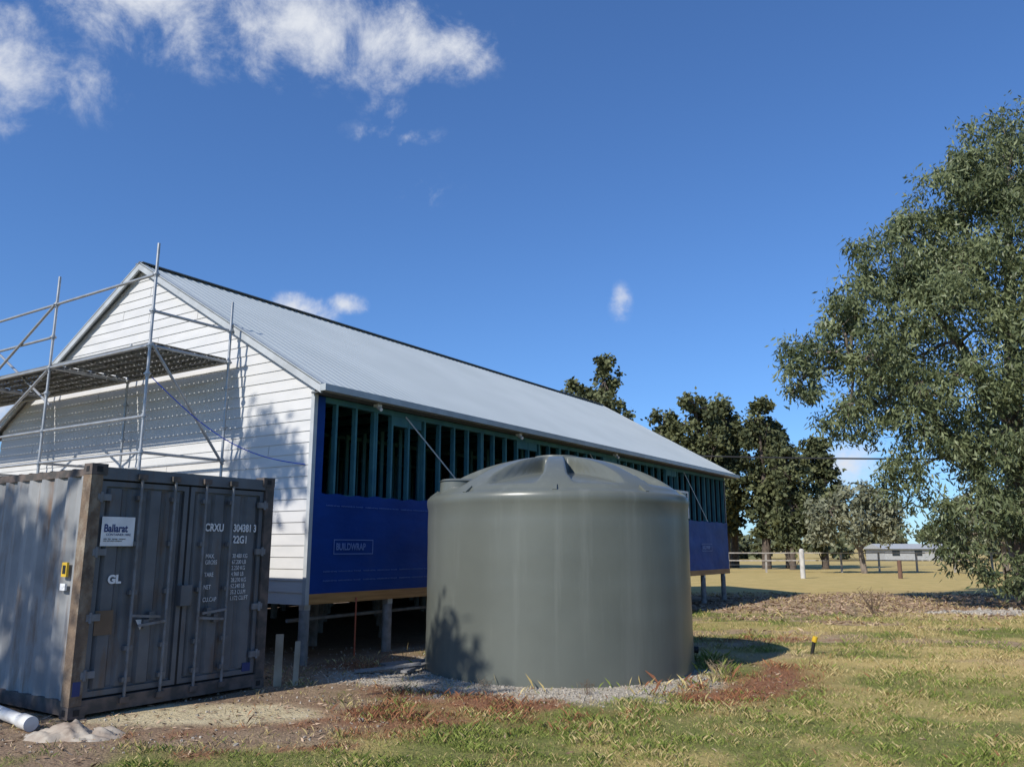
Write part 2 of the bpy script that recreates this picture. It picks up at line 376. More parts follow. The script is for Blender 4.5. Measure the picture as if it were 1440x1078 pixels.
for sgn in (1,-1):
    Yf=lambda y:(y if sgn>0 else W-y)
    for xx in (-.13,L+.44):
        y0,y1=-.28,W/2
        vs=[]
        for xo in (xx-.018,xx+.018):
            vs+=[(xo,Yf(y0),4.36+SL*y0-.10),(xo,Yf(y1),4.36+SL*y1-.10),(xo,Yf(y1),4.36+SL*y1+.02),(xo,Yf(y0),4.36+SL*y0+.02)]
        mb.add(vs,[(0,1,2,3),(7,6,5,4),(0,4,5,1),(3,2,6,7),(0,3,7,4),(1,5,6,2)],'trim')
        mb.beam((xx+.03,Yf(y0),4.36+SL*y0+.05),(xx+.03,Yf(y1),4.36+SL*y1+.05),.10,.02,'gutter')
    yA,yB=sorted((Yf(-.26),Yf(-.02)))
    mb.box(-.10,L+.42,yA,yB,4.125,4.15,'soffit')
    yA,yB=sorted((Yf(-.40),Yf(-.275)))
    mb.box(-.16,L+.47,yA,yB,4.13,4.235,'gutter')
    yA,yB=sorted((Yf(-.272),Yf(-.255)))
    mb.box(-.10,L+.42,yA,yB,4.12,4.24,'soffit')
mb.build('roof_trim',house)
mb=MB()
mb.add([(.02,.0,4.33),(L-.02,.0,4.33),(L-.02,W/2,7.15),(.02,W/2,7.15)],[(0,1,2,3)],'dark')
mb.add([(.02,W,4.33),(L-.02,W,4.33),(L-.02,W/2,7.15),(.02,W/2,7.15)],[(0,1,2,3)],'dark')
mb.box(.02,L-.02,.12,W-.12,1.07,1.10,'floor')
mb.build('floor_and_sarking',house)
mb=MB(); x=.06; xsn=[]
while x<L-.05:
    xsn.append(x); x+=.45
for i,x in enumerate(xsn):
    mb.box(x-.022,x+.022,.012,.10,1.105,4.03,'teal')
    if i%7==3: mb.box(x+.03,x+.074,.012,.10,1.105,4.03,'teal')
mb.box(.0,L,.010,.102,4.032,4.12,'teal'); mb.box(0,L,.010,.102,1.062,1.104,'teal')
for i in range(len(xsn)-1):
    if i%9 in (4,5): continue
    zz=2.50+(.03 if i%2 else 0)
    mb.box(xsn[i]+.023,xsn[i+1]-.023,.02,.095,zz,zz+.045,'teal')
for a in (4,13,22,31):
    if a+2<len(xsn): mb.box(xsn[a]+.023,xsn[a+2]-.1,.02,.09,3.86,4.03,'teal')
for a,b in ((2.2,4.5),(9.2,11.4),(15.4,17.4)):
    mb.beam((a,.006,4.05),(b,.006,2.5),.006,.03,'galv')
for yy in (3.4,6.6):
    x=.3
    while x<L-.2:
        mb.box(x-.02,x+.02,yy,yy+.09,1.1,4.1,'teal'); x+=.6
    mb.box(.1,L-.1,yy,yy+.09,4.1,4.18,'teal'); mb.box(.1,L-.1,yy,yy+.09,2.5,2.545,'teal')
for xx in (3.6,7.4,11.6,15.5):
    y=.4
    while y<W-.3:
        mb.box(xx,xx+.09,y-.02,y+.02,1.1,4.1,'teal'); y+=.5
    mb.box(xx,xx+.09,.2,W-.2,4.1,4.18,'teal')
x=.3
while x<L:
    mb.box(x,x+.04,.15,W-.15,4.19,4.31,'teal'); x+=.9
mb.build('stud_frame',house)
mb=MB()
def rippled(x0,x1,z0,z1,nx,nz,yb,amp):
    vs=[];fs=[]
    for j in range(nz+1):
        for i in range(nx+1):
            x=x0+(x1-x0)*i/nx; zz=z0+(z1-z0)*j/nz
            q=float(fbm(np.array([x*1.7+3]),np.array([zz*2.5+x*.5]),3)[0])
            sag=.02*math.sin(x*14)+.012*math.sin(x*5.3) if j==nz else 0
            vs.append((x,yb-.004-amp*q,zz+sag*.6))
    for j in range(nz):
        for i in range(nx):
            a=j*(nx+1)+i; fs.append((a,a+1,a+nx+2,a+nx+1))
    mb.add(vs,fs,'wrap',True)
rippled(.035,L,1.04,2.57,300,14,-.002,.032)
rippled(.035,.22,2.55,4.10,4,14,.0,.02)
mb.build('wall_wrap',house)
for i,xx in enumerate((.55,5.8,9.4,13,16.6)):
    text('wrap_logo','BUILDWRAP',.15,(xx,-.046,1.70),'wraptext',house,sx=.8,bold=.004)
    fb=MB()
    for (a,b,c,d) in ((xx-.05,xx+.85,1.63,1.645),(xx-.05,xx+.85,1.85,1.865),(xx-.05,xx-.035,1.645,1.85),(xx+.835,xx+.85,1.645,1.85)):
        fb.box(a,b,-.047,-.045,c,d,'wraptext')
    fb.build('wrap_logo_border',house)
for zz in (1.22,1.36,2.38):
    text('wrap_print','breathable wall wrap   install printed side out   fix to studs      '*5,.035,(.3,-.046,zz),'wraptext',house)
mb=MB()
mb.box(-.02,L,-.035,.02,.885,1.04,'lvl')
mb.box(.03,L-.03,1.8,1.87,.8,.95,'lvl')
x=.45
while x<L:
    mb.box(x-.02,x+.02,.03,W-.1,.93,1.065,'floor'); x+=.45
for yy in (3.6,5.4,7.2,9.0): mb.box(.03,L-.03,yy,yy+.07,.8,.93,'floor')
mb.build('bearers',house)
mb=MB()
for i in range(11):
    for j,yy in enumerate((.03,1.8,3.6,5.4,7.2,9.0,9.95)):
        x=min(.05+1.86*i,L-.1)
        mb.tube((x,yy+.03,-.1),(x,yy+.03,.80),.08,'conc',n=14)
        mb.box(x-.06,x+.06,yy-.03,yy+.09,.80,.885,'galv')
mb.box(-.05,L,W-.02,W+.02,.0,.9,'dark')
mb.build('stumps',house)
mb=MB()
mb.tube((1.03,-.06,-.02),(1.03,-.06,.95),.014,'copper')
mb.tube((.1,.5,.62),(6,.5,.66),.03,'conc'); mb.tube((.9,.9,.0),(.9,.9,.6),.03,'pvc')
mb.build('service_pipes',house)
mb=MB()
def window(x0,x1,z0,z1,y=-.045):
    t=.06
    mb.box(x0,x1,y-.03,y+.05,z0,z0+t,'winframe'); mb.box(x0,x1,y-.03,y+.05,z1-t,z1,'winframe')
    mb.box(x0,x0+t,y-.03,y+.05,z0+t,z1-t,'winframe'); mb.box(x1-t,x1,y-.03,y+.05,z0+t,z1-t,'winframe')
    xm=(x0+x1)/2; mb.box(xm-.02,xm+.02,y-.025,y+.05,z0+t,z1-t,'winframe')
    mb.box(x0+t,x1-t,y,y+.006,z0+t,z1-t,'glass')
    mb.box(x0+.1,x0+.45,y-.004,y-.002,z1-.35,z1-.1,'yellow')
window(14.0,15.5,2.62,3.45)
window(8.1,9.3,2.62,3.75)
mb.box(11.4,12.1,-.003,.008,3.25,3.4,'yellow'); mb.box(5.5,6.4,-.003,.008,3.35,3.48,'yellow'); mb.box(12.6,13.3,-.003,.008,3.5,3.62,'yellow')
mb.build('windows',house)
mb=MB()
for xx in (1.2,5.6,10.2): 
    mb.box(xx,xx+.10,-.24,-.14,4.08,4.124,'winframe'); mb.tube((xx+.05,-.19,4.08),(xx+.02,-.30,4.02),.03,'winframe')
mb.build('eave_lights',house)

# ------------------------------------------------------------ scaffold
sc=empty('scaffolding',C0,ANG)
mb=MB(); r=.024
ZP=4.93
ys=(1.98,4.98,7.98,10.98)
for i,y in enumerate(ys):
    top=6.55
    mb.tube((-1.66,y,0),(-1.66,y,top),r,'galv'); mb.tube((-.18,y,0),(-.18,y,5.94 if i==0 else 5.6),r,'galv')
    for x in (-1.66,-.18):
        mb.box(x-.07,x+.07,y-.07,y+.07,0,.012,'galv'); mb.tube((x,y,.01),(x,y,.25),.034,'galv')
        for zc in (1.2,2.2,3.17,3.73,4.4,4.86,5.42,6.03):
            if x>-.5 and zc>5.5: continue
            mb.tube((x,y,zc-.04),(x,y,zc+.04),.036,'galv'); mb.tube((x,y,zc-.012),(x,y,zc+.012),.058,'galv',n=8)
    for zc in (1.2,3.17,4.86): mb.tube((-1.66,y,zc),(-.18,y,zc),r,'galv')
for x in (-1.66,-.18):
    for i in range(3):
        for zc in (1.2,3.17,4.86): mb.tube((x,ys[i],zc),(x,ys[i+1],zc),r*.95,'galv')
for i in range(3):
    mb.tube((-1.66,ys[i],6.03),(-1.66,ys[i+1],6.03),r,'galv')
    mb.tube((-1.66,ys[i],3.73),(-1.66,ys[i+1],3.73),r,'galv')
    if i>0: mb.tube((-1.66,ys[i],5.42),(-1.66,ys[i+1],5.42),r,'galv'); mb.tube((-.18,ys[i],5.42),(-.18,ys[i+1],5.42),r,'galv')
mb.tube((-1.66,ys[0],5.42),(-.18,ys[0],5.42),r,'galv')
mb.tube((-1.66,ys[0]-.03,4.9),(-.18,ys[0]-.03,3.1),r,'galv')
mb.tube((-1.70,ys[1],6.0),(-1.70,ys[2],4.4),r,'galv')
mb.tube((-1.70,ys[1],4.8),(-1.70,ys[2],3.2),r,'galv')
mb.tube((-1.58,ys[1],4.2),(-1.2,ys[2],5.6),r,'galv')
mb.build('standards_and_ledgers',sc)
mb=MB(); npk=6; wpk=(1.42)/npk
for b in range(3):
    y0=ys[b]+.03; y1=ys[b+1]-.03
    for p in range(npk):
        x0=-1.63+p*wpk+.0004; x1=-1.63+(p+1)*wpk-.0004
        cx=[x0,x0+.058,x0+.076,x1-.076,x1-.058,x1]; n=22; cy=[]
        for k in range(n):
            a=y0+(y1-y0)*k/n; bb=(y1-y0)/n; cy+=[a,a+bb*.8]
        cy.append(y1)
        vs=[(xx,yy,ZP) for yy in cy for xx in cx]; fs=[]
        for j in range(len(cy)-1):
            for i in range(5):
                if i in (1,3) and j%2==1 : continue
                a=j*6+i; fs.append((a,a+1,a+7,a+6))
        mb.add(vs,fs,'plank')
        for xx in (x0,x1-.004): mb.box(xx,xx+.004,y0,y1,ZP-.06,ZP-.002,'plank')
        for k in range(5):
            yy=y0+(y1-y0)*(k+.5)/5; mb.box(x0+.005,x1-.005,yy-.01,yy+.01,ZP-.055,ZP-.03,'plank')
mb.build('platform_planks',sc)
mb=MB(); prev=None
for i in range(25):
    t=i/24; p=(-1.6+1.7*t*1.0, 1.95-1.95*t, 4.35-1.35*t-.35*math.sin(math.pi*t))
    if prev: mb.tube(prev,p,.008,'bluerope',n=5)
    prev=p
mb.build('blue_lead',sc)

# ------------------------------------------------------------ container
ct=empty('shipping_container',(-4.47,8.72,.03),math.atan2(.83,.56))
CW,CL,CH=2.44,6.06,2.59
mb=MB()
mb.box(0,.13,0,.16,.12,CH-.12,'rust'); mb.box(CW-.13,CW,0,.16,.12,CH-.12,'contrail')
mb.box(0,.13,CL-.16,CL,.12,CH-.12,'contside'); mb.box(CW-.13,CW,CL-.16,CL,.12,CH-.12,'contside')
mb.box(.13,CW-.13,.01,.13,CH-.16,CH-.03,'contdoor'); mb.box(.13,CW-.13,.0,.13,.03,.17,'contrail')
mb.box(.02,.10,.16,CL-.16,CH-.13,CH-.05,'contrail'); mb.box(CW-.10,CW-.02,.16,CL-.16,CH-.13,CH-.05,'contrail')
mb.box(.01,.09,.16,CL-.16,.03,.17,'contrail'); mb.box(CW-.09,CW-.01,.16,CL-.16,.03,.17,'contrail')
mb.box(.13,CW-.13,CL-.12,CL-.01,CH-.15,CH-.04,'contside'); mb.box(.13,CW-.13,CL-.12,CL-.01,.03,.17,'contside')
for x in (-.004,CW-.174):
    for y in (-.004,CL-.156):
        for z in (0,CH-.118):
            mb.box(x,x+.178,y,y+.16,z,z+.118,'contrail')
            if y<0: mb.box(x+.055,x+.12,y-.003,y+.001,z+.03,z+.09,'black')
        for z in (.0,CH-.118):
            if x<0: mb.box(x-.003,x+.001,y+.05,y+.11,z+.03,z+.09,'black')
mb.build('frame_and_castings',ct)
mb=MB()
def corr(y0,y1,z0,z1,x,sg,k):
    p=.278; prof=[(0,0),(.07,0),(.139,.036),(.209,.036)]
    pts=[]; y=y0
    while y<y1-.001:
        for a,b in prof:
            if y+a<y1: pts.append((y+a,b))
        y+=p
    pts.append((y1,0)); vs=[];
    for (yy,dx) in pts: vs+=[(x+sg*dx,yy,z0),(x+sg*dx,yy,z1)]
    fs=[(2*i,2*i+1,2*i+3,2*i+2) for i in range(len(pts)-1)]
    mb.add(vs,fs,k)
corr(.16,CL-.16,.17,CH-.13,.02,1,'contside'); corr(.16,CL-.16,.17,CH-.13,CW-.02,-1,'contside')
vs=[];y=.14;i=0
while y<CL-.12:
    dz=0 if (i%4)<2 else .02; vs+=[(.09,y,CH-.05+dz),(CW-.09,y,CH-.05+dz)]; y+=.06; i+=1
mb.add(vs,[(2*k,2*k+1,2*k+3,2*k+2) for k in range(len(vs)//2-1)],'contside')
mb.box(.1,CW-.1,.1,CL-.1,.13,.16,'ply'); mb.box(.13,CW-.13,CL-.06,CL-.03,.17,CH-.15,'contside')
mb.build('wall_panels',ct)
mb=MB()
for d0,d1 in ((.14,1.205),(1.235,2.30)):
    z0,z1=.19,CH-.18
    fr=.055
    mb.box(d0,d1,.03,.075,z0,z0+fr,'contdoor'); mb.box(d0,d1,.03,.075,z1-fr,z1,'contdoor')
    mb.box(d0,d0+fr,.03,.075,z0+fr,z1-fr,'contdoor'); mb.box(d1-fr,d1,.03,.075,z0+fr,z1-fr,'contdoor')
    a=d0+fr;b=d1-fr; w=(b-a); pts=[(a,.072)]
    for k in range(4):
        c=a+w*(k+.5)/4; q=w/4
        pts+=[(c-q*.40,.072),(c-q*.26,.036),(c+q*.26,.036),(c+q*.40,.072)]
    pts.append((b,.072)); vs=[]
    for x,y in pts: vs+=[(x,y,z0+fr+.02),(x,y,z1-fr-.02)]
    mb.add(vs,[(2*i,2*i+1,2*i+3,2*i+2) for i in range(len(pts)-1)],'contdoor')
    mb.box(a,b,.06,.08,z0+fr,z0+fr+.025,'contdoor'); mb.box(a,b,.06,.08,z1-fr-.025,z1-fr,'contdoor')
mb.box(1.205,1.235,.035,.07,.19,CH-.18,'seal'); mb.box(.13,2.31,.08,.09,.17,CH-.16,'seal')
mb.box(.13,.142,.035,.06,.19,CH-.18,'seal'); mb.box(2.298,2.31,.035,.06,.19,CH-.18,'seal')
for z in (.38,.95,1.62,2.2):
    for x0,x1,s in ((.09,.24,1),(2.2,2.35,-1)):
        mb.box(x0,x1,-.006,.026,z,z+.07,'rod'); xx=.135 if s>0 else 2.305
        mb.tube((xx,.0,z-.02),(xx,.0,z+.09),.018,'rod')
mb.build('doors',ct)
mb=MB()
RX=(.58,1.0,1.42,1.80)
for x in RX:
    mb.tube((x,-.012,.10),(x,-.012,CH-.09),.0175,'rod')
    for z in (.09,CH-.14): mb.box(x-.05,x+.05,-.035,.012,z,z+.06,'contrail')
    for z in (.3,.62,1.2,1.72,2.22): mb.box(x-.045,x+.045,-.022,.028,z,z+.05,'contdoor')
for x,s,z in ((.58,1,.98),(1.0,-1,.9),(1.42,1,.9),(1.80,-1,.98)):
    mb.beam((x,-.03,z),(x+s*.34,-.034,z-.03),.010,.028,'rod'); mb.box(x+s*.24-.03,x+s*.24+.03,-.026,.028,z-.06,z+.03,'contdoor')
mb.box(1.15,1.29,-.05,.03,1.05,1.28,'contdoor')
mb.build('lock_rods',ct)
mb=MB()
mb.box(.16,.535,-.008,-.004,1.72,2.03,'sheet')
mb.box(.20,.40,.026,.0285,.80,1.05,'brown')
mb.box(2.12,2.24,.024,.028,.22,.32,'navy'); mb.box(.02,.1,-.004,-.001,.22,.36,'navy')
mb.add([(.66,.02,.93),(.78,.02,.93),(.72,.02,.82)],[(0,1,2)],'white')
for (y0,y1,z0,z1,k) in ((.3,.40,1.40,1.55,'yellow'),(.32,.38,1.43,1.52,'black'),(.3,.40,1.26,1.33,'white')):
    mb.box(-.004 if k!='black' else -.006,.02,y0,y1,z0,z1,k)
mb.build('plates_and_labels',ct)
text('logo_text','Ballarat',.115,(.185,-.010,1.87),'navy',ct,sx=.78,bold=.003)
text('logo_small','CONTAINER HIRE',.035,(.215,-.010,1.83),'navy',ct)
text('logo_lines','sales  hire  storage  transport\nnew and used containers',.021,(.19,-.010,1.79),'black',ct)
text('code_prefix','CRXU',.125,(1.455,.022,1.90),'white',ct,sx=.78,bold=.004)
text('code_number','304381 3',.125,(1.86,.0215,1.90),'white',ct,sx=.74,bold=.004)
text('code_type','22G1',.125,(1.86,.0215,1.76),'white',ct,sx=.8,bold=.004)
text('payload_left','MAX.\nGROSS\n\nTARE\n\nNET\n\nCU.CAP',.072,(1.49,.0215,1.58),'white',ct,sx=.75)
text('payload_right','30.480 KG\n67.200 LB\n2.250 KG\n4.960 LB\n28.230 KG\n62.240 LB\n33.2 CU.M\n1.172 CU.FT',.072,(1.87,.0215,1.58),'white',ct,sx=.72)
text('gl_mark','GL',.12,(.30,.0215,1.33),'sheet',ct,bold=.006)

# ------------------------------------------------------------ tank
def tank():
    e=empty('water_tank',(TC[0],TC[1],0))
    NS=320
    prof=[(1.99,-.02),(1.995,.05)]+[(1.995-.008*math.sin(math.pi*k/16)*(1+.3*math.sin(k*2.1)),.05+2.2*k/16) for k in range(1,16)]+[(1.99,2.28),(2.005,2.34),(2.012,2.40),(2.004,2.45),(1.97,2.485),(1.90,2.50)]
    nd=48; Rd=1.90
    for i in range(1,nd+1):
        rr=Rd*(1-i/nd); prof.append((max(rr,.002),2.50+.62*(1-(rr/Rd)**2.1)**.85))
    vs=[];fs=[]
    for (r_,z_) in prof:
        for k in range(NS):
            t=2*math.pi*k/NS+.05; z=z_
            if z_>2.5:
                q=(t*9/(2*math.pi)+.35)%1; dd=abs(q-.5)*2*math.pi/9*r_
                half=.05+.33*min(1,max(0,(r_-.42)/1.1))
                inr=min(1,max(0,(r_-.42)/.06))*min(1,max(0,(1.80-r_)/.06))
                w=min(1,max(0,(half-dd)/.05)); w=w*w*(3-2*w)
                zf=2.515+.26*max(0,1-r_/1.8)
                z=z-(z-min(z,zf+.06))*inr*w*.75
            vs.append((r_*math.cos(t),r_*math.sin(t),z))
    for j in range(len(prof)-1):
        for k in range(NS):
            a=j*NS+k; b=j*NS+(k+1)%NS; fs.append((a,b,b+NS,a+NS))
    mb=MB(); mb.add(vs,fs,'tank',True); mb.build('shell',e)
    mb=MB()
    mb.tube((0,0,3.04),(0,0,3.13),.38,'tank',r1=.34,n=48)
    mb.tube((-1.50,-.55,2.50),(-1.50,-.55,2.70),.28,'tank',r1=.27,n=40); mb.tube((-1.50,-.55,2.70),(-1.50,-.55,2.73),.29,'tank',r1=.24,n=40)
    for k in range(9):
        t=2*math.pi*(k-.35)/9; c,s=math.cos(t),math.sin(t)
        mb.beam((1.95*c,1.95*s,2.47),(1.83*c,1.83*s,2.56),.06,.06,'tank')
    mb.tube((1.95,.1,.22),(2.12,.1,.22),.05,'black')
    mb.build('fittings',e)
tank()

# ------------------------------------------------------------ trees
def leaves(lobes,sub,per,size,rs,droop=.5,asp=.22,tight=1.0):
    P=[];T=[]
    for (x,y,z,r,*rest) in lobes:
        wz=rest[0] if rest else 1
        ns=max(4,int(sub*r*r))
        u=rs.normal(size=(ns,3)); u/=np.linalg.norm(u,axis=1)[:,None]
        rad=r*(.40+.68*rs.random(ns)**.7)
        c=np.array([x,y,z])+u*rad[:,None]*np.array([1,1,.85*wz])
        lt=rs.uniform(-.15,.15)
        for cc in c:
            n=int(per*rs.uniform(.4,1.5)); sr=(r*.2+.16*rs.random()+.12)*tight
            q=rs.normal(size=(n,3))*sr*np.array([.55,.55,.45])
            q[:,2]-=np.abs(rs.normal(size=n))*sr*.35*droop
            P.append(cc+q); T.append(np.clip(lt+rs.uniform(.1,.9)+rs.normal(size=n)*.22,0,1))
    P=np.concatenate(P);T=np.concatenate(T); N=len(P)
    P[:,2]=np.maximum(P[:,2],.12)
    d=rs.normal(size=(N,3)); d/=np.linalg.norm(d,axis=1)[:,None]; d[:,2]-=droop*1.6; d/=np.linalg.norm(d,axis=1)[:,None]
    s=np.cross(d,rs.normal(size=(N,3))); s/=np.linalg.norm(s,axis=1)[:,None]
    l=size*rs.uniform(.6,1.3,N)[:,None]; w=l*asp
    V=np.stack([P,P+d*l*.5+s*w,P+d*l,P+d*l*.5-s*w],1)
    return V,T
def tree(name,trunk,limbs,lobes,leafmat,bark,sub,per,size,seed,droop=.5,asp=.22,tight=1.0):
    rs=np.random.default_rng(seed); e=empty(name,(0,0,0))
    mb=MB()
    for chain in [trunk]+limbs:
        for a,b in zip(chain[:-1],chain[1:]): mb.tube(a[:3],b[:3],a[3],bark,r1=b[3],n=9)
    pts=[Vector(p[:3]) for ch in [trunk]+limbs for p in ch]
    for lb in lobes:
        c=Vector(lb[:3]); q=min(pts,key=lambda p:(p-c).length + max(0,p.z-c.z)*.8)
        mid=(q+c)/2+Vector((rs.normal()*.2,rs.normal()*.2,.25)); rr=.025+lb[3]*.02
        mb.tube(q,mid,rr*1.4,bark,r1=rr,n=6); mb.tube(mid,c,rr,bark,r1=rr*.5,n=6)
        for k in range(6):
            u=rs.normal(size=3); u/=np.linalg.norm(u); p=c+Vector(u)*lb[3]*.8
            mb.tube(mid.lerp(c,.6),p,rr*.5,bark,r1=.008,n=4)
    mb.build('trunk_and_limbs',e)
    V,T=leaves(lobes,sub,per,size,rs,droop,asp,tight)
    quadmesh('leaves',V,T,M[leafmat],parent=e)
    return e
big=[(17.2,26,15.0,1.8),(16.2,25,13.5,1.5),(14.4,25,13.0,1.25),(16.4,24.5,11.6,1.6),(13.9,25.6,11.7,1.1),(12.1,25,10.7,1.25),(14.4,24.4,10.3,1.4),
(11.0,25,9.2,1.15),(13.1,24,8.9,1.35),(16.3,24,9.2,1.7),(9.4,25,7.7,1.0),(8.9,25,6.8,.7),(11.3,24.6,7.4,1.3),(13.6,24,6.8,1.4),(16,23.5,6.8,1.7),
(10.4,25,5.7,.95),(12.2,24.6,5.2,1.1),(14.3,24,4.7,1.35),(16.6,23.5,4.3,1.5),(11.8,24.5,3.9,.8),(12.5,24.4,2.8,.85),(14.0,24,2.9,1.0),(15.6,23.6,2.4,1.1),
(12.9,24.3,1.6,.65),(14.0,23.8,1.2,.7),(15.2,23.6,1.0,.7),(19,25,13,2.0),(19.5,25,9.5,2.2),(19,24.5,5.5,2.0),(15.5,28.5,11.6,1.4),(14,28,8.2,1.4),(16.5,28.5,5.5,1.5),(18,24,2.4,1.3),(12.4,27,6.6,1.0),(15.3,24.6,12.6,.9),(12.7,24.6,9.9,.8),(10.2,24.8,8.7,.75),(14.9,23.4,8.0,1.0),(12.4,23.8,6.3,.8),(13.0,25,12.0,.7),(14.9,25,14.1,.8)]
tree('eucalyptus_tree',[(16,26,-.1,.42),(15.8,26,2.5,.34),(16.1,26,5.5,.28),(16.4,26,9,.2),(16.8,26,13,.1)],
 [[(15.8,26,2.2,.24),(14.2,25.5,4.6,.17),(12.4,25.2,6.6,.11),(10.6,25,7.2,.05)],[(16.1,26,5.5,.2),(14.4,25.6,8.2,.14),(12.8,25.2,10,.07)],
  [(16.2,26,4,.2),(18,25.5,7,.14),(19.2,25.2,11,.07)],[(16.4,26,8.5,.15),(15.2,25.6,11,.09),(14.7,25.2,13,.05)]],
 big,'leaf','bark',33,62,.21,11,droop=.6,asp=.14,tight=.82)
tree('eucalyptus_tree',[(-13.5,2.5,-.1,.3),(-13.3,2.6,4,.22),(-13,2.8,8,.14),(-12.4,3.4,11,.06)],[[(-13.2,2.6,6,.13),(-12.4,4,9.5,.07),(-11.5,4.9,11.6,.04)],[(-13.2,2.6,7,.12),(-14.2,1.5,9.5,.05)],[(-13.2,2.6,6.2,.12),(-10.6,3.0,8.4,.07),(-8.6,3.2,9.2,.04)]],
 [(-11.4,5.1,11.5,.75),(-12.1,4.2,12.8,.5),(-13.2,1.3,9.9,1.0),(-14.3,1.6,10.3,.9),(-12.6,1.0,8.7,.6),(-13.6,.2,8.9,.7),(-8.75,3.55,8.95,.5),(-8.3,3.2,8.6,.55),(-8.0,2.8,8.3,.35)],'leaf','bark',19,66,.28,5,droop=.55,asp=.16)
def roundtree(x,y,h,w,seed,low=.22,mt='leafpine',size=.40,sub=7,per=50):
    rs=np.random.default_rng(seed); lb=[]
    for i in range(9):
        f=low+(1-low)*(i+.5)/9; p=abs((f-.62)/.44); rr=w*math.sqrt(max(.10,1-p*p))
        for k in range(3):
            a=rs.uniform(0,6.28); q=rr*.6*rs.random()**.6; s=rr*rs.uniform(.36,.5)
            lb.append((x+math.cos(a)*q,y+math.sin(a)*q,h*f-s*.25+rs.normal()*.3,s))
    return tree('dark_gum_tree',[(x,y,-.1,.028*h),(x+.2,y,h*.5,.018*h),(x,y,h*.88,.03)],[],lb,mt,'barkd',sub,per,size,seed,droop=.25,asp=.3)
for i,(x,y,h,w) in enumerate([(13.4,72,13.8,2.8),(16.0,70,15.2,2.8),(18.7,73,15.3,3.1),(21.3,70,14.4,2.8),(23.9,72,13.4,2.7),(26.2,70,11.0,2.3),(12.2,74,11,2.3),(20,75,13.8,2.6),(22.8,68,9.6,2.4)]):
    roundtree(x,y,h,w,100+i)
roundtree(8.0,70,18.2,2.7,120,low=.4); roundtree(5.0,71,16.2,2.2,121,low=.4); roundtree(6.6,73,15.4,2.4,122,low=.4)
tree('wattle_tree',[(24.4,58,-.1,.22),(24.2,58,1.6,.17),(24.0,58,3.6,.1)],[[(24.2,58,1.5,.12),(22.4,57.6,3.8,.06)],[(24.2,58,1.6,.12),(26,58,3.8,.06)]],
 [(22.2,58,4.2,1.4),(24.2,57.5,5.2,1.4),(26,58,4.4,1.4),(23.3,57,3.4,1.2),(21.6,58,2.9,.9),(25.6,57.6,3.2,1.1)],'leafgrey','bark',14,44,.38,31,droop=.3,asp=.22)
tree('wattle_tree',[(33,56,-.1,.22),(33,56,2,.17),(33,56,4,.1)],[],
 [(32,56,4.4,1.8),(34.5,55.5,4.8,1.8),(33,56,2.6,1.5),(30.6,56,3,1.2),(36,57,3,1.5)],'leafgrey','bark',10,40,.45,32,droop=.3,asp=.22)
lb=[];rs=np.random.default_rng(3)
for k in range(190):
    x=rs.uniform(-160,200); lb.append((x,rs.uniform(125,150),rs.uniform(1.0,3.4),rs.uniform(1.8,3.4),.8))
V,T=leaves(lb,2.0,30,1.1,rs,.1,.35); quadmesh('distant_treeline',V,T,M['leaffar'])

# ------------------------------------------------------------ fence, posts, poles, shed
mb=MB(); x=2.0
while x<75:
    mb.beam((x,60,-.1),(x+.02,60,1.42),.11,.11,'fence'); x+=2.7
for z in (1.38,.85): 
    xx=2
    while xx<74:
        mb.beam((xx,59.93,z+.01*math.sin(xx)),(xx+2.7,59.93,z+.01*math.sin(xx+2.7)),.04,.08,'fence'); xx+=2.7
for z in (.25,.55): mb.tube((2,59.95,z),(74,59.95,z),.008,'galv',n=4)
mb.build('post_and_rail_fence')
mb=MB(); mb.tube((16.85,48.6,-.1),(16.85,48.6,1.62),.14,'postwhite',n=14); mb.tube((16.85,48.6,1.62),(16.85,48.6,1.68),.14,'postwhite',r1=.06,n=14); mb.build('timber_post')
mb=MB(); mb.tube((22.3,48.2,-.1),(22.3,48.2,1.0),.12,'postbrown',n=12); mb.tube((22.3,48.2,1.0),(22.3,48.2,1.04),.12,'postbrown',r1=.05,n=12); mb.build('timber_post')
mb=MB()
mb.box(50,59,112,118,0,1.6,'shedwall'); mb.add([(49.6,111.6,1.6),(59.4,111.6,1.6),(59.4,115,2.3),(49.6,115,2.3),(49.6,118.4,1.6),(59.4,118.4,1.6)],[(0,1,2,3),(3,2,5,4),(0,3,4),(1,5,2)],'shedwall')
for xx in (51,54,57): mb.box(xx,xx+1.0,111.97,111.995,.7,1.4,'glass')
mb.build('farm_shed')
mb=MB()
for px in (9,48):
    mb.tube((px,55,-.2),(px,55,8.0),.14,'barkd',r1=.1); mb.box(px-.04,px+.04,54.2,55.8,7.55,7.67,'barkd')
    for o in (-.7,0,.7): mb.tube((px,55+o,7.67),(px,55+o,7.8),.04,'conc')
for o in (-.7,0,.7):
    pr=None
    for i in range(31):
        t=i/30; p=(9+39*t,55+o,7.9-.3*4*t*(1-t)+.15*o)
        if pr: mb.tube(pr,p,.028,'wire',n=4)
        pr=p
mb.build('power_line')

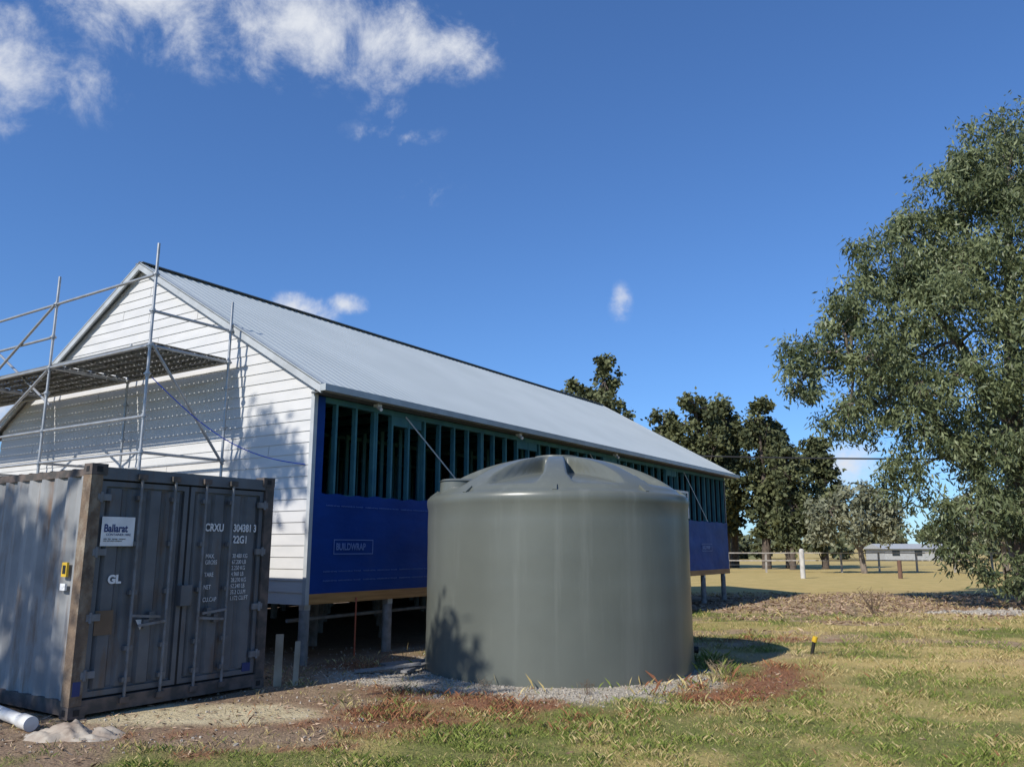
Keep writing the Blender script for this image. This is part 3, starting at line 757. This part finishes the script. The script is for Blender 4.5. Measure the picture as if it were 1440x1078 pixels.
# ------------------------------------------------------------ small foreground things
mb=MB(); pr=None
for i in range(9):
    t=i/8; p=(-6.4+1.75*t,9.62-1.27*t,.20-.12*t)
    if pr: mb.tube(pr,p,.058,'pvc',n=18)
    pr=p
mb.tube((-4.75,8.42,.09),(-4.60,8.31,.08),.07,'pvc',n=18)
mb.build('pvc_pipe')
def crumple(name,cx,cy,ax,ay,hh,k,seed):
    mb=MB(); n=50; vs=[];fs=[]
    for j in range(n+1):
        for i in range(n+1):
            u=i/n*2-1;v=j/n*2-1; ed=max(0,1-(u*u+v*v)**1.2)
            q=float(fbm(np.array([u*2.0+seed]),np.array([v*2.0+seed]),4)[0]); x=cx+u*ax*(1+.2*(q-.5)); y=cy+v*ay*(1+.3*(q-.5))
            vs.append((x,y,-.03+hh*ed*(abs(q-.5)*2.6+.45)))
    for j in range(n):
        for i in range(n):
            a=j*(n+1)+i; fs.append((a,a+1,a+n+2,a+n+1))
    mb.add(vs,fs,k,True); mb.build(name)
crumple('plastic_sheet',-4.1,8.15,.55,.26,.14,'plastic',3)
mb=MB(); mb.beam((-2.96,10.85,0),(-3.04,11.15,.62),.10,.025,'pine'); mb.beam((-2.76,10.95,0),(-2.86,11.4,.5),.07,.03,'pine'); mb.build('timber_offcut')
mb=MB()
for (a,b,w) in (((-1.9,12.6,.05),(-.9,13.3,.06),.2),((-2.2,12.0,.04),(-1.3,12.2,.12),.12),((-1.5,11.9,.05),(-1.2,12.7,.08),.1)):
    mb.beam(a,b,w,.03,'conc')
mb.build('paver_offcut')
mb=MB(); mb.tube((4.93,14.1,-.05),(4.98,14.05,.22),.028,'black',n=10); mb.tube((4.98,14.05,.22),(5.0,14.03,.30),.045,'yellow',r1=.04,n=10); mb.build('survey_peg')
def weed(x,y,h,seed,k):
    rs=np.random.default_rng(seed); mb=MB()
    for i in range(16):
        a=rs.uniform(0,6.28); l=h*rs.uniform(.5,1); p0=Vector((x+rs.normal()*.03,y+rs.normal()*.03,0)); p1=p0+Vector((math.cos(a)*l*.3,math.sin(a)*l*.3,l*.6)); p2=p1+Vector((math.cos(a)*l*.25,math.sin(a)*l*.25,l*.35))
        mb.tube(p0,p1,.004*h/.4,k,n=4); mb.tube(p1,p2,.003*h/.4,k,r1=.001,n=4)
        for j in range(3):
            q=p1.lerp(p2,rs.random()); mb.tube(q,q+Vector((rs.normal()*.06,rs.normal()*.06,.05))*h/.4,.004*h/.4,k,r1=.001,n=3)
    mb.build('dry_weed')
for i,(x,y,h) in enumerate([(9.6,22.5,.75),(2.75,11.6,.28),(3.0,11.9,.22),(-.35,10.55,.20),(.9,10.4,.18),(8.7,21.4,.4)]): weed(x,y,h,50+i,'brown' if i%2==0 else 'pine')

# ------------------------------------------------------------ world
w=bpy.data.worlds.new('World'); scene.world=w; w.use_nodes=True; nt=w.node_tree; nt.nodes.clear()
out=nn(nt,'ShaderNodeOutputWorld'); bg=nn(nt,'ShaderNodeBackground'); bg.inputs['Strength'].default_value=.12
sky=nn(nt,'ShaderNodeTexSky',sky_type='NISHITA'); sky.sun_disc=False; sky.sun_elevation=ELEV; sky.sun_rotation=ROT; sky.air_density=1.0; sky.dust_density=.1; sky.ozone_density=3.5
gm=nn(nt,'ShaderNodeGamma'); gm.inputs['Gamma'].default_value=.88; nt.links.new(sky.outputs[0],gm.inputs['Color'])
ml=nn(nt,'ShaderNodeMixRGB',blend_type='MULTIPLY'); ml.inputs['Fac'].default_value=1; ml.inputs['Color2'].default_value=(.66,1.0,1.48,1); nt.links.new(gm.outputs[0],ml.inputs['Color1'])
nt.links.new(ml.outputs[0],bg.inputs['Color'])
cb=nn(nt,'ShaderNodeBackground'); cb.inputs['Color'].default_value=(.88,.92,1,1); cb.inputs['Strength'].default_value=.85
tc=nn(nt,'ShaderNodeTexCoord')
clouds=[((-.43,.8898,.67),.15,.06,1),((-.335,.898,.63),.10,.055,.95),((-.24,.897,.635),.12,.055,1),((-.17,.898,.61),.08,.05,.95),((-.10,.898,.605),.09,.035,.8),((-.06,.9026,.585),.04,.02,.7),
((-.63,.907,.585),.05,.075,.9),((-.139,.9206,.494),.055,.014,.62),((-.152,.9155,.522),.03,.018,.5),((-.104,.934,.426),.04,.02,.42),((-.2565,.9627,.285),.042,.02,1.1),((-.204,.961,.2915),.032,.012,.85),
((.132,.9614,.2916),.014,.024,.72),((.410,1.0,.098),.05,.03,.9),((-.625,.9865,.166),.05,.035,.9),((-.53,.9,.56),.06,.04,.5)]
nv=nn(nt,'ShaderNodeVectorMath',operation='NORMALIZE'); nt.links.new(tc.outputs['Generated'],nv.inputs[0])
acc=None
for c,sx,sz,amp in clouds:
    l=math.sqrt(sum(a*a for a in c)); c=[a/l for a in c]
    s=nn(nt,'ShaderNodeVectorMath',operation='SUBTRACT'); nt.links.new(nv.outputs[0],s.inputs[0]); s.inputs[1].default_value=c
    d=nn(nt,'ShaderNodeVectorMath',operation='DIVIDE'); nt.links.new(s.outputs[0],d.inputs[0]); d.inputs[1].default_value=(sx,max(sx,sz)*1.2,sz)
    ln=nn(nt,'ShaderNodeVectorMath',operation='LENGTH'); nt.links.new(d.outputs[0],ln.inputs[0])
    mr=nn(nt,'ShaderNodeMapRange'); mr.inputs[1].default_value=0; mr.inputs[2].default_value=1.3; mr.inputs[3].default_value=amp; mr.inputs[4].default_value=0; nt.links.new(ln.outputs['Value'],mr.inputs[0])
    if acc is None: acc=mr.outputs[0]
    else:
        mxn=nn(nt,'ShaderNodeMath',operation='MAXIMUM'); nt.links.new(acc,mxn.inputs[0]); nt.links.new(mr.outputs[0],mxn.inputs[1]); acc=mxn.outputs[0]
no=nn(nt,'ShaderNodeTexNoise'); no.inputs['Scale'].default_value=14; no.inputs['Detail'].default_value=9; no.inputs['Roughness'].default_value=.64; no.inputs['Distortion'].default_value=.25
nt.links.new(nv.outputs[0],no.inputs['Vector'])
m1=nn(nt,'ShaderNodeMath',operation='MULTIPLY_ADD'); nt.links.new(no.outputs['Fac'],m1.inputs[0]); m1.inputs[1].default_value=3.5; m1.inputs[2].default_value=-1.95
m2=nn(nt,'ShaderNodeMath',operation='MULTIPLY_ADD'); nt.links.new(acc,m2.inputs[0]); m2.inputs[1].default_value=1.15; nt.links.new(m1.outputs[0],m2.inputs[2])
m2b=nn(nt,'ShaderNodeMapRange',interpolation_type='SMOOTHSTEP'); m2b.inputs[1].default_value=-.05; m2b.inputs[2].default_value=1.35; nt.links.new(m2.outputs[0],m2b.inputs[0])
m3=nn(nt,'ShaderNodeMapRange'); m3.inputs[1].default_value=0; m3.inputs[2].default_value=.3; nt.links.new(acc,m3.inputs[0])
m4=nn(nt,'ShaderNodeMath',operation='MULTIPLY'); nt.links.new(m2b.outputs[0],m4.inputs[0]); nt.links.new(m3.outputs[0],m4.inputs[1])
ms=nn(nt,'ShaderNodeMixShader'); nt.links.new(m4.outputs[0],ms.inputs[0]); nt.links.new(bg.outputs[0],ms.inputs[1]); nt.links.new(cb.outputs[0],ms.inputs[2]); nt.links.new(ms.outputs[0],out.inputs['Surface'])

sl=bpy.data.lights.new('sun','SUN'); sl.energy=5.0; sl.angle=R(.5); sl.color=(1,.955,.87)
so=bpy.data.objects.new('sun',sl); scene.collection.objects.link(so); so.rotation_euler=SUN.to_track_quat('Z','Y').to_euler(); so.location=(0,0,30)
cam=bpy.data.cameras.new('camera'); co=bpy.data.objects.new('camera',cam); scene.collection.objects.link(co)
cam.sensor_width=36; cam.lens=36*1150/1440; cam.clip_end=5000; co.location=(0,0,1.73); co.rotation_euler=(R(90+11.36),0,0); scene.camera=co
scene.view_settings.view_transform='Standard'; scene.view_settings.look='None'; scene.view_settings.exposure=0
